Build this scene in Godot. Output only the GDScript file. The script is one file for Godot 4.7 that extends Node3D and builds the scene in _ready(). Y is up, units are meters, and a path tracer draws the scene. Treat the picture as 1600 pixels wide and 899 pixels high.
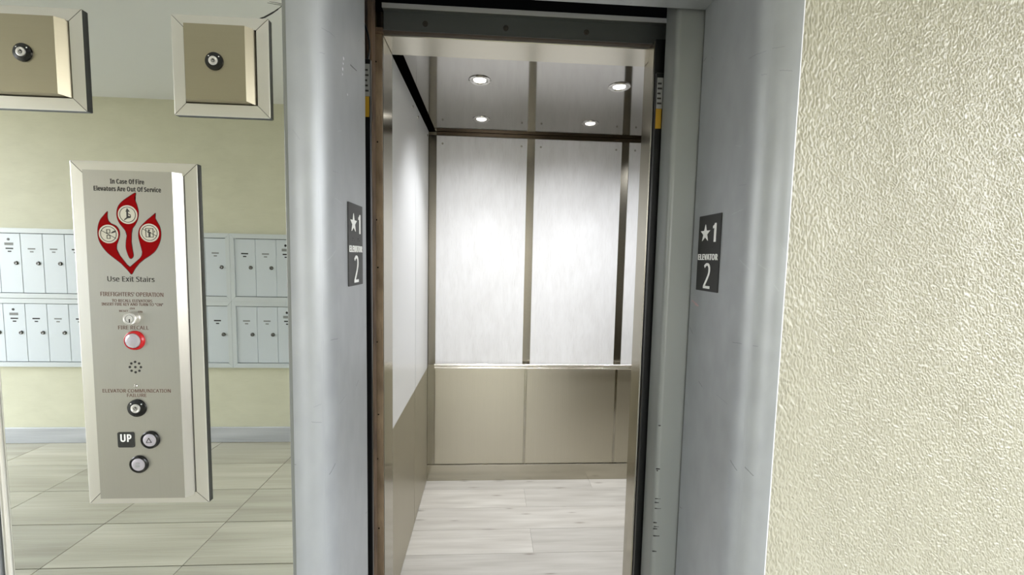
extends Node3D

# World: x right, y up. The elevator wall of the lobby is the plane z = 0, the lobby lies at z > 0, the shaft and the car at z < 0.
const CAM_Z := 0.835
var taken := {}
var M := {}
var org := Vector3.ZERO          # the thing being built: its base; shapes are written in world coordinates and stored relative to it
var sans: SystemFont
var bold: SystemFont

# ------------------------------------------------------------------ shape helpers
func S() -> SurfaceTool:
	var st := SurfaceTool.new()
	st.begin(Mesh.PRIMITIVE_TRIANGLES)
	return st

func vert(st: SurfaceTool, p: Vector3, n: Vector3) -> void:
	var q := p - org
	var a := n.abs()
	var uv := Vector2(p.x, -p.y)
	if a.x > a.y and a.x > a.z: uv = Vector2(p.z, -p.y)
	elif a.y > a.z: uv = Vector2(p.x, p.z)
	st.set_normal(n)
	st.set_uv(uv)
	st.add_vertex(q)

func tri(st: SurfaceTool, a: Vector3, b: Vector3, c: Vector3, na: Vector3, nb: Vector3, nc: Vector3) -> void:
	if (b - a).cross(c - a).dot(na + nb + nc) > 0.0:
		vert(st, a, na); vert(st, c, nc); vert(st, b, nb)
	else:
		vert(st, a, na); vert(st, b, nb); vert(st, c, nc)

func face(st: SurfaceTool, pts: Array, n: Vector3) -> void:
	for i in range(1, pts.size() - 1):
		tri(st, pts[0], pts[i], pts[i + 1], n, n, n)

func face_out(st: SurfaceTool, pts: Array, c: Vector3) -> void:
	var n: Vector3 = (pts[1] - pts[0]).cross(pts[2] - pts[0]).normalized()
	var m: Vector3 = (pts[0] + pts[1] + pts[2]) / 3.0
	if n.dot(m - c) < 0.0: n = -n
	face(st, pts, n)

func box(st: SurfaceTool, lo: Vector3, hi: Vector3, b := 0.0) -> void:
	var c := (lo + hi) / 2.0
	var h := (hi - lo) / 2.0
	b = minf(b, minf(h.x, minf(h.y, h.z)) * 0.8)
	for ax in 3:
		var u := (ax + 1) % 3
		var v := (ax + 2) % 3
		for s in [-1.0, 1.0]:
			var pts := []
			for k in [[-1, -1], [1, -1], [1, 1], [-1, 1]]:
				var p := Vector3.ZERO
				p[ax] = s * h[ax]; p[u] = k[0] * (h[u] - b); p[v] = k[1] * (h[v] - b)
				pts.append(c + p)
			var n := Vector3.ZERO
			n[ax] = s
			face(st, pts, n)
	if b <= 0.0: return
	for ax in 3:
		var u := (ax + 1) % 3
		var v := (ax + 2) % 3
		for su in [-1.0, 1.0]:
			for sv in [-1.0, 1.0]:
				var pts := []
				for k in [[-1.0, 0], [1.0, 0], [1.0, 1], [-1.0, 1]]:
					var p := Vector3.ZERO
					p[ax] = k[0] * (h[ax] - b)
					p[u] = su * (h[u] - (b if k[1] == 0 else 0.0))
					p[v] = sv * (h[v] - (b if k[1] == 1 else 0.0))
					pts.append(c + p)
				face_out(st, pts, c)
	for sx in [-1.0, 1.0]:
		for sy in [-1.0, 1.0]:
			for sz in [-1.0, 1.0]:
				var s := Vector3(sx, sy, sz)
				face_out(st, [c + s * Vector3(h.x, h.y - b, h.z - b), c + s * Vector3(h.x - b, h.y, h.z - b), c + s * Vector3(h.x - b, h.y - b, h.z)], c)

# a plane outline (convex or not) drawn out from z0 to z1 of the frame xf; corners blunter than 35 degrees are smooth
func prism(st: SurfaceTool, poly: PackedVector2Array, xf: Transform3D, z0: float, z1: float) -> void:
	if Geometry2D.is_polygon_clockwise(poly): poly.reverse()
	var area := 0.0
	for i in poly.size():
		area += poly[i].cross(poly[(i + 1) % poly.size()])
	if area < 0.0: poly.reverse()
	var idx := Geometry2D.triangulate_polygon(poly)
	var nz := xf.basis.z.normalized()
	for i in range(0, idx.size(), 3):
		var a := poly[idx[i]]; var b := poly[idx[i + 1]]; var c := poly[idx[i + 2]]
		tri(st, xf * Vector3(a.x, a.y, z1), xf * Vector3(b.x, b.y, z1), xf * Vector3(c.x, c.y, z1), nz, nz, nz)
		tri(st, xf * Vector3(a.x, a.y, z0), xf * Vector3(b.x, b.y, z0), xf * Vector3(c.x, c.y, z0), -nz, -nz, -nz)
	var n := poly.size()
	var en := []
	for i in n:
		var d := poly[(i + 1) % n] - poly[i]
		en.append(Vector2(d.y, -d.x).normalized())
	for i in n:
		var j := (i + 1) % n
		var na: Vector2 = en[i]
		var nb: Vector2 = en[i]
		var before: Vector2 = en[(i + n - 1) % n]
		var after: Vector2 = en[j]
		if before.dot(na) > 0.82: na = (before + na).normalized()
		if after.dot(nb) > 0.82: nb = (after + nb).normalized()
		var wa := (xf.basis * Vector3(na.x, na.y, 0)).normalized()
		var wb := (xf.basis * Vector3(nb.x, nb.y, 0)).normalized()
		var p := poly[i]; var q := poly[j]
		tri(st, xf * Vector3(p.x, p.y, z0), xf * Vector3(q.x, q.y, z0), xf * Vector3(q.x, q.y, z1), wa, wb, wb)
		tri(st, xf * Vector3(p.x, p.y, z0), xf * Vector3(q.x, q.y, z1), xf * Vector3(p.x, p.y, z1), wa, wb, wa)

# profile of (radius, height) turned about the z axis of xf
func lathe(st: SurfaceTool, prof: Array, xf: Transform3D, segs := 28) -> void:
	for k in prof.size() - 1:
		var a: Vector2 = prof[k]
		var b: Vector2 = prof[k + 1]
		var d := b - a
		var nn := Vector2(d.y, -d.x).normalized()
		for i in segs:
			var t0 := TAU * i / segs
			var t1 := TAU * (i + 1) / segs
			var d0 := Vector3(cos(t0), sin(t0), 0)
			var d1 := Vector3(cos(t1), sin(t1), 0)
			var n0 := (xf.basis * (d0 * nn.x + Vector3(0, 0, nn.y))).normalized()
			var n1 := (xf.basis * (d1 * nn.x + Vector3(0, 0, nn.y))).normalized()
			var p00 := xf * (d0 * a.x + Vector3(0, 0, a.y)); var p01 := xf * (d1 * a.x + Vector3(0, 0, a.y))
			var p10 := xf * (d0 * b.x + Vector3(0, 0, b.y)); var p11 := xf * (d1 * b.x + Vector3(0, 0, b.y))
			if a.x > 1e-6: tri(st, p00, p01, p11, n0, n1, n1)
			if b.x > 1e-6: tri(st, p00, p11, p10, n0, n1, n0)

func tube(st: SurfaceTool, pts: Array, r: float, segs := 8) -> void:
	for k in pts.size() - 1:
		var a: Vector3 = pts[k]
		var b: Vector3 = pts[k + 1]
		var z := (b - a).normalized()
		var x := z.cross(Vector3(0.31, 0.87, 0.38)).normalized()
		lathe(st, [Vector2(0, 0), Vector2(r, 0), Vector2(r, (b - a).length()), Vector2(0, (b - a).length())], Transform3D(Basis(x, z.cross(x), z), a), segs)

func at(x: float, y: float, z: float) -> Transform3D:
	return Transform3D(Basis.IDENTITY, Vector3(x, y, z))

func rect2(x0: float, y0: float, x1: float, y1: float, r := 0.0) -> PackedVector2Array:
	if r <= 0.0: return PackedVector2Array([Vector2(x0, y0), Vector2(x1, y0), Vector2(x1, y1), Vector2(x0, y1)])
	var out := PackedVector2Array()
	for c in [[x1 - r, y1 - r, 0.0], [x0 + r, y1 - r, 90.0], [x0 + r, y0 + r, 180.0], [x1 - r, y0 + r, 270.0]]:
		for k in 5:
			var t := deg_to_rad(c[2] + k * 22.5)
			out.append(Vector2(c[0] + r * cos(t), c[1] + r * sin(t)))
	return out

func circle2(cx: float, cy: float, r: float, n := 32) -> PackedVector2Array:
	var out := PackedVector2Array()
	for i in n: out.append(Vector2(cx + r * cos(TAU * i / n), cy + r * sin(TAU * i / n)))
	return out

func ring(st: SurfaceTool, xf: Transform3D, r0: float, r1: float, z0: float, z1: float, segs := 32) -> void:
	lathe(st, [Vector2(r1, z0), Vector2(r1, z1), Vector2(r0, z1), Vector2(r0, z0)], xf, segs)

func curve2(pts: Array, closed := true) -> PackedVector2Array:
	var out := PackedVector2Array()
	var n := pts.size()
	for i in n:
		var p0: Vector2 = pts[(i + n - 1) % n]; var p1: Vector2 = pts[i]; var p2: Vector2 = pts[(i + 1) % n]; var p3: Vector2 = pts[(i + 2) % n]
		for k in 4:
			out.append(p1.cubic_interpolate(p2, p0, p3, k / 4.0))
	return out

# lettering fitted into a box of width w and cap height h about the middle (cx, cy) of the frame xf
func lettering(st: SurfaceTool, s: String, xf: Transform3D, cx: float, cy: float, w: float, h: float, depth := 0.0004, heavy := false) -> void:
	var tm := TextMesh.new()
	tm.font = bold if heavy else sans
	tm.font_size = 48
	tm.pixel_size = 0.01
	tm.depth = 0.02
	tm.text = s
	tm.curve_step = 1.5
	var bb := tm.get_aabb()
	var arr := tm.get_mesh_arrays()
	var vs: PackedVector3Array = arr[Mesh.ARRAY_VERTEX]
	var lo := Vector2(1e9, 1e9); var hi := Vector2(-1e9, -1e9)
	for v in vs:
		lo = lo.min(Vector2(v.x, v.y)); hi = hi.max(Vector2(v.x, v.y))
	var sc := Vector2(w / (hi.x - lo.x), h / (hi.y - lo.y))
	var mid := (lo + hi) / 2.0
	var local := Transform3D(Basis(Vector3(sc.x, 0, 0), Vector3(0, sc.y, 0), Vector3(0, 0, depth / 0.02)), Vector3(cx - mid.x * sc.x, cy - mid.y * sc.y, depth / 2.0))
	var full := Transform3D(Basis.IDENTITY, -org) * xf * local
	st.append_from(tm, 0, full)

# ------------------------------------------------------------------ naming
func numbered(called: String) -> String:
	var k: int = taken.get(called, -1) + 1
	taken[called] = k
	return called if k == 0 else "%s_%03d" % [called, k]

func tag(o: Node, label: String, category: String, group := "", kind := "") -> Node:
	if label: o.set_meta("label", label)
	if category: o.set_meta("category", category)
	if group: o.set_meta("group", group)
	if kind: o.set_meta("kind", kind)
	return o

func thing(called: String, label: String, category: String, base: Vector3, group := "", kind := "") -> Node3D:
	var o := Node3D.new()
	o.name = numbered(called)
	add_child(o)
	o.position = base
	org = base
	tag(o, label, category, group, kind)
	return o

func part(called: String, st: SurfaceTool, m: Material, parent: Node, label := "") -> MeshInstance3D:
	var o := MeshInstance3D.new()
	o.name = called
	st.set_material(m)
	o.mesh = st.commit()
	parent.add_child(o, true)
	if label: o.set_meta("label", label)
	return o

func structure(called: String, label: String, category: String, base := Vector3.ZERO) -> Node3D:
	return thing(called, label, category, base, "", "structure")

func solid(called: String, label: String, category: String, st: SurfaceTool, m: Material) -> MeshInstance3D:   # a piece of the setting that is one mesh, base at the origin
	var o := part(numbered(called), st, m, self)
	return tag(o, label, category, "", "structure")

# ------------------------------------------------------------------ materials
func mat(c: Color, rough := 0.5, metal := 0.0, tex: Texture2D = null, sc := 1.0) -> StandardMaterial3D:
	var m := StandardMaterial3D.new()
	m.albedo_color = c
	m.roughness = rough
	m.metallic = metal
	if tex:
		m.albedo_texture = tex
		m.uv1_scale = Vector3(sc, sc, sc)
	return m

func gray_tex(w: int, h: int, v: PackedFloat32Array, tint_lo := Color(0, 0, 0), tint_hi := Color(1, 1, 1)) -> ImageTexture:
	var by := PackedByteArray()
	by.resize(w * h * 3)
	for i in w * h:
		var c := tint_lo.lerp(tint_hi, clampf(v[i], 0.0, 1.0))
		by[i * 3] = int(c.r * 255.0); by[i * 3 + 1] = int(c.g * 255.0); by[i * 3 + 2] = int(c.b * 255.0)
	var im := Image.create_from_data(w, h, false, Image.FORMAT_RGB8, by)
	im.generate_mipmaps()
	return ImageTexture.create_from_image(im)

func noise(sd: int, f: float, oct := 3) -> FastNoiseLite:
	var n := FastNoiseLite.new()
	n.seed = sd
	n.noise_type = FastNoiseLite.TYPE_SIMPLEX_SMOOTH
	n.frequency = f
	n.fractal_octaves = oct
	return n

# seamless noise value: cross-blended over the edges
func tiled(n: FastNoiseLite, x: float, y: float, w: float, h: float, sx: float, sy: float) -> float:
	var u := x / w
	var a := lerpf(n.get_noise_2d(x * sx, y * sy), n.get_noise_2d((x - w) * sx, y * sy), u)
	var b := lerpf(n.get_noise_2d(x * sx, (y - h) * sy), n.get_noise_2d((x - w) * sx, (y - h) * sy), u)
	return lerpf(a, b, y / h)

func streaks(w: int, h: int, sd: int, base: float, strokes: int, along_y: bool, lmin: int, lmax: int, amp: float, cloud: float, stretch: float) -> PackedFloat32Array:
	var v := PackedFloat32Array()
	v.resize(w * h)
	var n := noise(sd, 0.02)
	for y in h:
		for x in w:
			v[y * w + x] = base + cloud * tiled(n, x, y, w, h, 1.0 if along_y else stretch, stretch if along_y else 1.0)
	var rng := RandomNumberGenerator.new()
	rng.seed = sd
	for k in strokes:
		var x := rng.randi_range(0, w - 1)
		var y := rng.randi_range(0, h - 1)
		var l := rng.randi_range(lmin, lmax)
		var a := amp * rng.randf_range(-1.0, 0.45)
		var drift := rng.randf_range(-0.06, 0.06)
		for i in l:
			var f := sin(PI * i / l) * a
			var d := int(drift * i)
			var px := posmod(x + (d if along_y else i), w)
			var py := posmod(y + (i if along_y else d), h)
			v[py * w + px] += f
			if along_y: v[py * w + posmod(px + 1, w)] += f * 0.5
			else: v[posmod(py + 1, h) * w + px] += f * 0.5
	return v

func knots(v: PackedFloat32Array, w: int, h: int, sd: int, count: int) -> PackedFloat32Array:
	var rng := RandomNumberGenerator.new()
	rng.seed = sd
	for k in count:
		var cx := rng.randi_range(0, w - 1)
		var cy := rng.randi_range(0, h - 1)
		var rx := rng.randf_range(14, 34)
		var ry := rng.randf_range(3, 7)
		for y in range(-int(ry * 2), int(ry * 2)):
			for x in range(-int(rx * 2), int(rx * 2)):
				var d := sqrt(x * x / (rx * rx) + y * y / (ry * ry))
				if d < 2.0: v[posmod(cy + y, h) * w + posmod(cx + x, w)] -= 0.42 * exp(-d * d * 2.2) + 0.05 * maxf(0.0, cos(d * 9.0)) * (1.0 - d / 2.0)
	return v

func make_materials() -> void:
	sans = SystemFont.new()
	sans.font_names = PackedStringArray(["Droid Sans"])
	# stone-look laminate of the car walls: pale, with short vertical veins
	M.laminate = mat(Color(1, 1, 1), 0.42, 0.0, gray_tex(512, 512, streaks(512, 512, 11, 0.80, 1700, true, 10, 60, 0.10, 0.09, 0.25), Color(0.62, 0.60, 0.58), Color(0.97, 0.97, 0.975)), 1.5)
	M.brushed = mat(Color(0.74, 0.715, 0.645), 0.38, 0.9, gray_tex(256, 256, streaks(256, 256, 5, 0.8, 900, true, 60, 250, 0.03, 0.05, 0.05), Color(0.85, 0.85, 0.85), Color(1, 1, 1)), 2.5)
	M.polished = mat(Color(0.66, 0.64, 0.585), 0.17, 1.0)
	M.strip_steel = mat(Color(0.52, 0.50, 0.455), 0.27, 1.0)
	M.soffit_steel = mat(Color(0.72, 0.70, 0.645), 0.22, 0.88)
	M.bronze_edge = mat(Color(0.62, 0.535, 0.43), 0.5, 0.35, gray_tex(128, 256, streaks(128, 256, 8, 0.7, 500, true, 10, 60, 0.18, 0.4, 0.4), Color(0.5, 0.47, 0.45), Color(1, 1, 1)), 3.0)
	M.rust = mat(Color(0.47, 0.38, 0.285), 0.75, 0.1, gray_tex(128, 256, streaks(128, 256, 9, 0.6, 400, true, 10, 80, 0.3, 0.6, 0.3), Color(0.40, 0.35, 0.31), Color(1, 1, 1)), 3.0)
	M.ceiling_mirror = mat(Color(0.70, 0.69, 0.67), 0.07, 1.0)
	M.mirror = mat(Color(0.88, 0.885, 0.87), 0.0, 1.0)
	M.strip = mat(Color(0.84, 0.83, 0.80), 0.28, 0.75)
	M.glass_edge = mat(Color(0.035, 0.04, 0.045), 0.3)
	M.station = mat(Color(0.70, 0.69, 0.655), 0.34, 0.8, gray_tex(256, 256, streaks(256, 256, 15, 0.85, 900, true, 60, 250, 0.02, 0.03, 0.05), Color(0.86, 0.86, 0.86), Color(1, 1, 1)), 4.0)
	M.key_box = mat(Color(0.66, 0.63, 0.54), 0.33, 0.85, gray_tex(256, 256, streaks(256, 256, 16, 0.85, 900, false, 60, 250, 0.02, 0.03, 0.05), Color(0.86, 0.86, 0.86), Color(1, 1, 1)), 4.0)
	# satin painted steel of the door frame, with scratches
	bold = SystemFont.new()
	bold.font_names = PackedStringArray(["Droid Sans"])
	bold.font_weight = 700
	var v := streaks(512, 1024, 21, 0.80, 0, true, 1, 2, 0.0, 0.10, 0.5)
	var rng := RandomNumberGenerator.new()
	rng.seed = 77
	for k in 46:
		var p := Vector2(rng.randf() * 512, rng.randf() * 1024)
		var d := Vector2.from_angle(rng.randf_range(-0.5, 1.3)) * rng.randf_range(8, 38)
		var a := rng.randf_range(-0.35, 0.22)
		for i in 60:
			var q := p + d * (i / 60.0)
			v[posmod(int(q.y), 1024) * 512 + posmod(int(q.x), 512)] += a * 0.6
	M.frame_steel = mat(Color(0.66, 0.672, 0.68), 0.42, 0.3, gray_tex(512, 1024, v, Color(0.55, 0.55, 0.55), Color(1.0, 1.0, 1.0)), 1.0)
	M.frame_steel.uv1_scale = Vector3(1.6, 0.8, 1)
	M.door_steel = mat(Color(0.50, 0.51, 0.50), 0.42, 0.3)
	M.bolt = mat(Color(0.20, 0.175, 0.15), 0.7)
	M.lip = mat(Color(0.25, 0.205, 0.155), 0.7)
	M.rail_steel = mat(Color(0.38, 0.39, 0.38), 0.5, 0.4)
	M.flange = mat(Color(0.66, 0.65, 0.61), 0.5, 0.3)
	M.dark = mat(Color(0.035, 0.034, 0.033), 0.95)
	M.dark.metallic_specular = 0.1
	M.black = mat(Color(0.03, 0.03, 0.032), 0.3)
	M.shaft = mat(Color(0.07, 0.068, 0.065), 0.95)
	M.paint = mat(Color(0.682, 0.668, 0.60), 0.38)
	M.far_paint = mat(Color(0.855, 0.85, 0.755), 0.6, 0.0, gray_tex(256, 256, streaks(256, 256, 31, 0.8, 900, false, 4, 30, 0.12, 0.3, 0.5), Color(0.88, 0.88, 0.86), Color(1, 1, 1)), 1.5)
	M.caulk = mat(Color(0.86, 0.86, 0.88), 0.5)
	M.ceiling = mat(Color(0.87, 0.875, 0.865), 0.8)
	M.grout = mat(Color(0.20, 0.19, 0.165), 0.9)
	M.joint = mat(Color(0.62, 0.60, 0.57), 0.8)
	var tv := streaks(512, 512, 41, 0.62, 700, false, 60, 400, 0.16, 0.5, 0.06)
	var ttex := gray_tex(512, 512, tv, Color(0.62, 0.595, 0.52), Color(0.85, 0.835, 0.76))
	var wv := knots(streaks(1024, 512, 51, 0.80, 1100, false, 40, 260, 0.075, 0.24, 0.12), 1024, 512, 3, 22)
	var wtex := gray_tex(1024, 512, wv, Color(0.48, 0.44, 0.40), Color(0.93, 0.91, 0.88))
	M.tiles = []
	M.planks = []
	for k in 4:
		var g := 0.93 + 0.025 * k
		var t := mat(Color(g, g, g), 0.4, 0.0, ttex, 0.9)
		t.uv1_offset = Vector3(0.37 * k, 0.23 * k, 0)
		M.tiles.append(t)
		var p := mat(Color(g - 0.09, g - 0.085, g - 0.085), 0.42, 0.0, wtex, 1.0)
		p.uv1_scale = Vector3(0.62, 1.5, 1)
		p.uv1_offset = Vector3(0.29 * k + 0.1, 0.41 * k, 0)
		M.planks.append(p)
	M.base_stone = mat(Color(0.86, 0.87, 0.88), 0.45, 0.0, gray_tex(512, 512, tv, Color(0.72, 0.72, 0.72), Color(0.95, 0.95, 0.95)), 1.0)
	M.mailbox = mat(Color(0.82, 0.85, 0.87), 0.45, 0.1)
	M.mailbox_frame = mat(Color(0.81, 0.835, 0.84), 0.45, 0.1)
	M.chrome = mat(Color(0.80, 0.79, 0.77), 0.14, 1.0)
	M.brass = mat(Color(0.80, 0.79, 0.77), 0.36, 0.7)
	M.ink = mat(Color(0.10, 0.085, 0.075), 0.6)
	M.ink_red = mat(Color(0.37, 0.25, 0.21), 0.8)
	M.faint = mat(Color(0.52, 0.53, 0.52), 0.6)
	M.flame_red = mat(Color(0.50, 0.018, 0.028), 0.8)
	M.flame_red.metallic_specular = 0.15
	M.flame_dark = mat(Color(0.20, 0.03, 0.03), 0.5)
	M.disc = mat(Color(0.74, 0.725, 0.66), 0.5)
	M.plate = mat(Color(0.11, 0.108, 0.10), 0.45)
	M.plate_white = mat(Color(0.90, 0.90, 0.89), 0.5)
	M.braille = mat(Color(0.13, 0.128, 0.12), 0.4)
	M.ring_black = mat(Color(0.022, 0.022, 0.024), 0.22)
	M.red_glow = mat(Color(0.68, 0.05, 0.09), 0.25)
	M.lens = mat(Color(0.72, 0.70, 0.73), 0.2, 0.4)
	M.tag_grey = mat(Color(0.50, 0.50, 0.49), 0.5)
	M.tag_yellow = mat(Color(0.60, 0.46, 0.03), 0.6)
	M.lamp = mat(Color(1, 1, 1), 0.5)
	M.lamp.emission_enabled = true
	M.lamp.emission = Color(1.0, 0.985, 0.95)
	M.lamp.emission_energy_multiplier = 5.0
	M.concrete = mat(Color(0.60, 0.58, 0.55), 0.9)

# ------------------------------------------------------------------ the setting
var UPF := Transform3D(Basis(Vector3(1, 0, 0), Vector3(0, 0, -1), Vector3(0, 1, 0)), Vector3.ZERO)   # outline (x, -z) drawn up
var SIDEF := Transform3D(Basis(Vector3(0, 0, -1), Vector3(0, 1, 0), Vector3(1, 0, 0)), Vector3.ZERO)  # outline (-z, y) drawn along x

func jamb_outline(edge: float, dir: float) -> PackedVector2Array:   # edge: x where it meets the wall; dir: towards the opening
	var r := 0.068
	var out := PackedVector2Array()
	out.append(Vector2(edge, 0.02))
	for k in 17:
		var t := PI / 2 * k / 16.0
		out.append(Vector2(edge + dir * r * sin(t), -(0.006 - r + r * cos(t))))
	out.append(Vector2(edge + dir * r, 0.2625))
	out.append(Vector2(edge + dir * (r - 0.03), 0.2625))
	out.append(Vector2(edge, 0.12))
	return out

func build_frame() -> void:
	org = Vector3.ZERO
	var st := S()
	prism(st, jamb_outline(-0.396, 1.0), UPF, 0.0, 2.45)
	var tl := solid("trim_1", "rounded satin grey steel door jamb between the mirror and the elevator opening, bright along its curve", "door jamb", st, M.frame_steel)
	st = S()
	prism(st, PackedVector2Array([Vector2(0.151, 1.935), Vector2(0.196, 1.942), Vector2(0.197, 1.944), Vector2(0.152, 1.938)]), SIDEF, -0.3283, -0.3277)
	part("scratch", st, M.rail_steel, tl, "dark scratch high on the jamb")
	for q in [[0.108, 1.930, 0.0035, 0.004], [0.105, 1.918, 0.003, 0.0025], [0.102, 1.905, 0.003, 0.004], [0.100, 1.893, 0.002, 0.003], [0.131, 1.862, 0.002, 0.003]]:
		st = S()
		var chip := PackedVector2Array()
		for k in 9: chip.append(Vector2(q[0] + q[2] * cos(TAU * k / 9) * (0.8 + 0.3 * sin(k * 2.3)), q[1] + q[3] * sin(TAU * k / 9) * (0.8 + 0.3 * cos(k * 1.7))))
		prism(st, chip, SIDEF, -0.3283, -0.3278)
		part("paint_chip", st, M.caulk, tl)
	st = S()
	prism(st, jamb_outline(0.633, -1.0), UPF, 0.0, 2.45)
	var tr := solid("trim_2", "rounded satin grey steel door jamb beside the cream textured wall", "door jamb", st, M.frame_steel)
	st = S()
	for q in [[0.2480, 1.3905, 0.006, 0.0028], [0.2385, 1.3875, 0.007, 0.0024], [0.2290, 1.3835, 0.009, 0.0045], [0.2200, 1.3810, 0.006, 0.0032]]:
		var blob := PackedVector2Array()
		for k in 12: blob.append(Vector2(q[0] + q[2] * cos(TAU * k / 12) * (0.8 + 0.25 * sin(k * 2.3)), q[1] + q[3] * sin(TAU * k / 12) * (0.8 + 0.25 * cos(k * 1.7))))
		prism(st, blob, SIDEF, 0.5647, 0.56515)
	part("smudge", st, mat(Color(0.72, 0.60, 0.60), 0.6), tr, "small pinkish smudge under the sign")
	st = S()
	var o := PackedVector2Array()
	o.append(Vector2(0.02, 2.45))
	o.append(Vector2(-0.006, 2.45))
	o.append(Vector2(-0.006, 2.238))
	for k in 13:
		var t := PI / 2 * k / 12.0
		o.append(Vector2(0.062 - 0.068 * cos(t), 2.238 - 0.068 * sin(t)))
	o.append(Vector2(0.2625, 2.17))
	o.append(Vector2(0.2625, 2.20))
	o.append(Vector2(0.10, 2.24))
	prism(st, o, SIDEF, -0.3275, 0.5645)
	solid("trim_3", "grey steel head of the elevator door frame, seen from below along the top edge", "door frame", st, M.frame_steel)
	# the jambs of the next elevator, left of the mirror
	st = S()
	prism(st, jamb_outline(-0.979, -1.0), UPF, 0.0, 2.45)
	solid("trim_4", "sliver of grey steel jamb of the next elevator at the left edge, beyond the mirror", "door jamb", st, M.frame_steel)
	st = S()
	box(st, Vector3(-2.2, 0.0, -0.33), Vector3(-1.03, 2.45, -0.27))
	solid("door_3", "closed grey steel door of the next elevator to the left, out of the picture", "door", st, M.door_steel)
	# walls of the lobby
	st = S()
	box(st, Vector3(-0.979, 0, -0.262), Vector3(-0.396, 2.7, -0.014))
	box(st, Vector3(-0.396, 2.45, -0.262), Vector3(0.633, 2.7, -0.0))
	box(st, Vector3(-4.9, 2.45, -0.262), Vector3(-0.979, 2.7, 0.0))
	box(st, Vector3(-4.9, 0, -0.262), Vector3(-2.05, 2.45, 0.0))
	solid("wall_left", "lobby wall that carries the mirror and the next elevator's doorway", "wall", st, M.paint)

	var w := structure("wall_right", "cream wall with a wormy knockdown plaster texture right of the elevator", "wall", Vector3(1.2, 0, 0))
	st = S()
	box(st, Vector3(0.636, 0, -0.262), Vector3(2.7, 2.7, -0.006))
	part("wall_core", st, M.paint, w)
	part("plaster_texture", plaster(0.6375, 1.36, 0.70, 2.14, 0.0014), M.paint, w)
	part("plaster_texture", plaster(1.36, 1.9, 0.40, 2.45, 0.0024), M.paint, w)
	part("plaster_texture", plaster(0.6375, 1.36, 0.40, 0.70, 0.0024), M.paint, w)
	part("plaster_texture", plaster(0.6375, 1.36, 2.14, 2.45, 0.0024), M.paint, w)
	# farther from the elevator the ridges are left to the material
	var rough_paint: StandardMaterial3D = M.paint.duplicate()
	var nt := NoiseTexture2D.new()
	nt.width = 512
	nt.height = 512
	nt.seamless = true
	nt.as_normal_map = true
	nt.bump_strength = 6.0
	nt.noise = noise(3, 0.10, 2)
	rough_paint.normal_enabled = true
	rough_paint.normal_texture = nt
	rough_paint.uv1_scale = Vector3(3.2, 1.9, 1)
	for q in [[1.9, 2.7, 0.0, 2.7], [0.6375, 1.9, 0.0, 0.40], [0.6375, 1.9, 2.45, 2.7]]:
		st = S()
		box(st, Vector3(q[0], q[2], -0.010), Vector3(q[1], q[3], -0.0012))
		part("plaster_texture", st, rough_paint, w)
	st = S()
	var edge := PackedVector2Array()
	tube(st, [Vector3(0.6355, 0.0, 0.0005), Vector3(0.6355, 2.45, 0.0005)], 0.0032, 10)
	part("caulk_line", st, M.caulk, w, "white bead of caulk along the jamb")

	org = Vector3.ZERO
	st = S()
	box(st, Vector3(-4.9, 0, 0.0), Vector3(-4.78, 2.62, 0.5))
	solid("wall_end", "short wall at the left end of the lobby beside its open side, out of the picture", "wall", st, M.paint)
	st = S()
	box(st, Vector3(-4.9, 0, 2.375), Vector3(-0.35, 2.7, 2.5))
	box(st, Vector3(-0.35, 2.1, 2.375), Vector3(0.4, 2.7, 2.5))
	box(st, Vector3(0.4, 0, 2.375), Vector3(2.7, 2.7, 2.5))
	solid("wall_far", "pale green cream wall behind the mailboxes, seen in the mirror, open to daylight behind the camera", "wall", st, M.far_paint)
	st = S()
	box(st, Vector3(-4.9, 2.612, -0.014), Vector3(2.7, 2.76, 2.5))
	solid("ceiling_001", "plain white lobby ceiling, seen in the mirror", "ceiling", st, M.ceiling)
	st = S()
	box(st, Vector3(-4.9, 0, 2.362), Vector3(-0.35, 0.123, 2.376), 0.004)
	box(st, Vector3(0.4, 0, 2.362), Vector3(2.7, 0.123, 2.376), 0.004)
	solid("baseboard_far", "grey streaked stone baseboard under the mailboxes, seen in the mirror", "baseboard", st, M.base_stone)
	var fl := structure("floor_001", "lobby floor of long streaked beige tiles, seen in the mirror", "floor")
	st = S()
	box(st, Vector3(-4.9, -0.1, -0.262), Vector3(2.7, -0.003, 2.5))
	part("grout", st, M.grout, fl)
	var rows := [2.375, 2.03, 1.71, 1.39, 1.07, 0.75, 0.43, 0.11, -0.262]
	var k := 0
	for r in rows.size() - 1:
		var x := -1.44 - 0.64 * 7
		while x < 4.4:
			st = S()
			box(st, Vector3(maxf(x + 0.002, -4.9), -0.008, rows[r + 1] + 0.002), Vector3(minf(x + 0.638, 2.7), 0.0, rows[r] - 0.002), 0.001)
			k += 1
			part("tile", st, M.tiles[(k * 7 + r * 3) % 4], fl)
			x += 0.64
	st = S()
	box(st, Vector3(-14.0, -0.3, -6.0), Vector3(-4.9, -0.02, 9.0))
	box(st, Vector3(-4.9, -0.3, 2.5), Vector3(2.7, -0.02, 9.0))
	box(st, Vector3(2.7, -0.3, -6.0), Vector3(12.0, -0.02, 9.0))
	solid("floor_002", "grey concrete walkway outside the lobby's open ends, out of the picture", "pavement", st, M.concrete)

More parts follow.
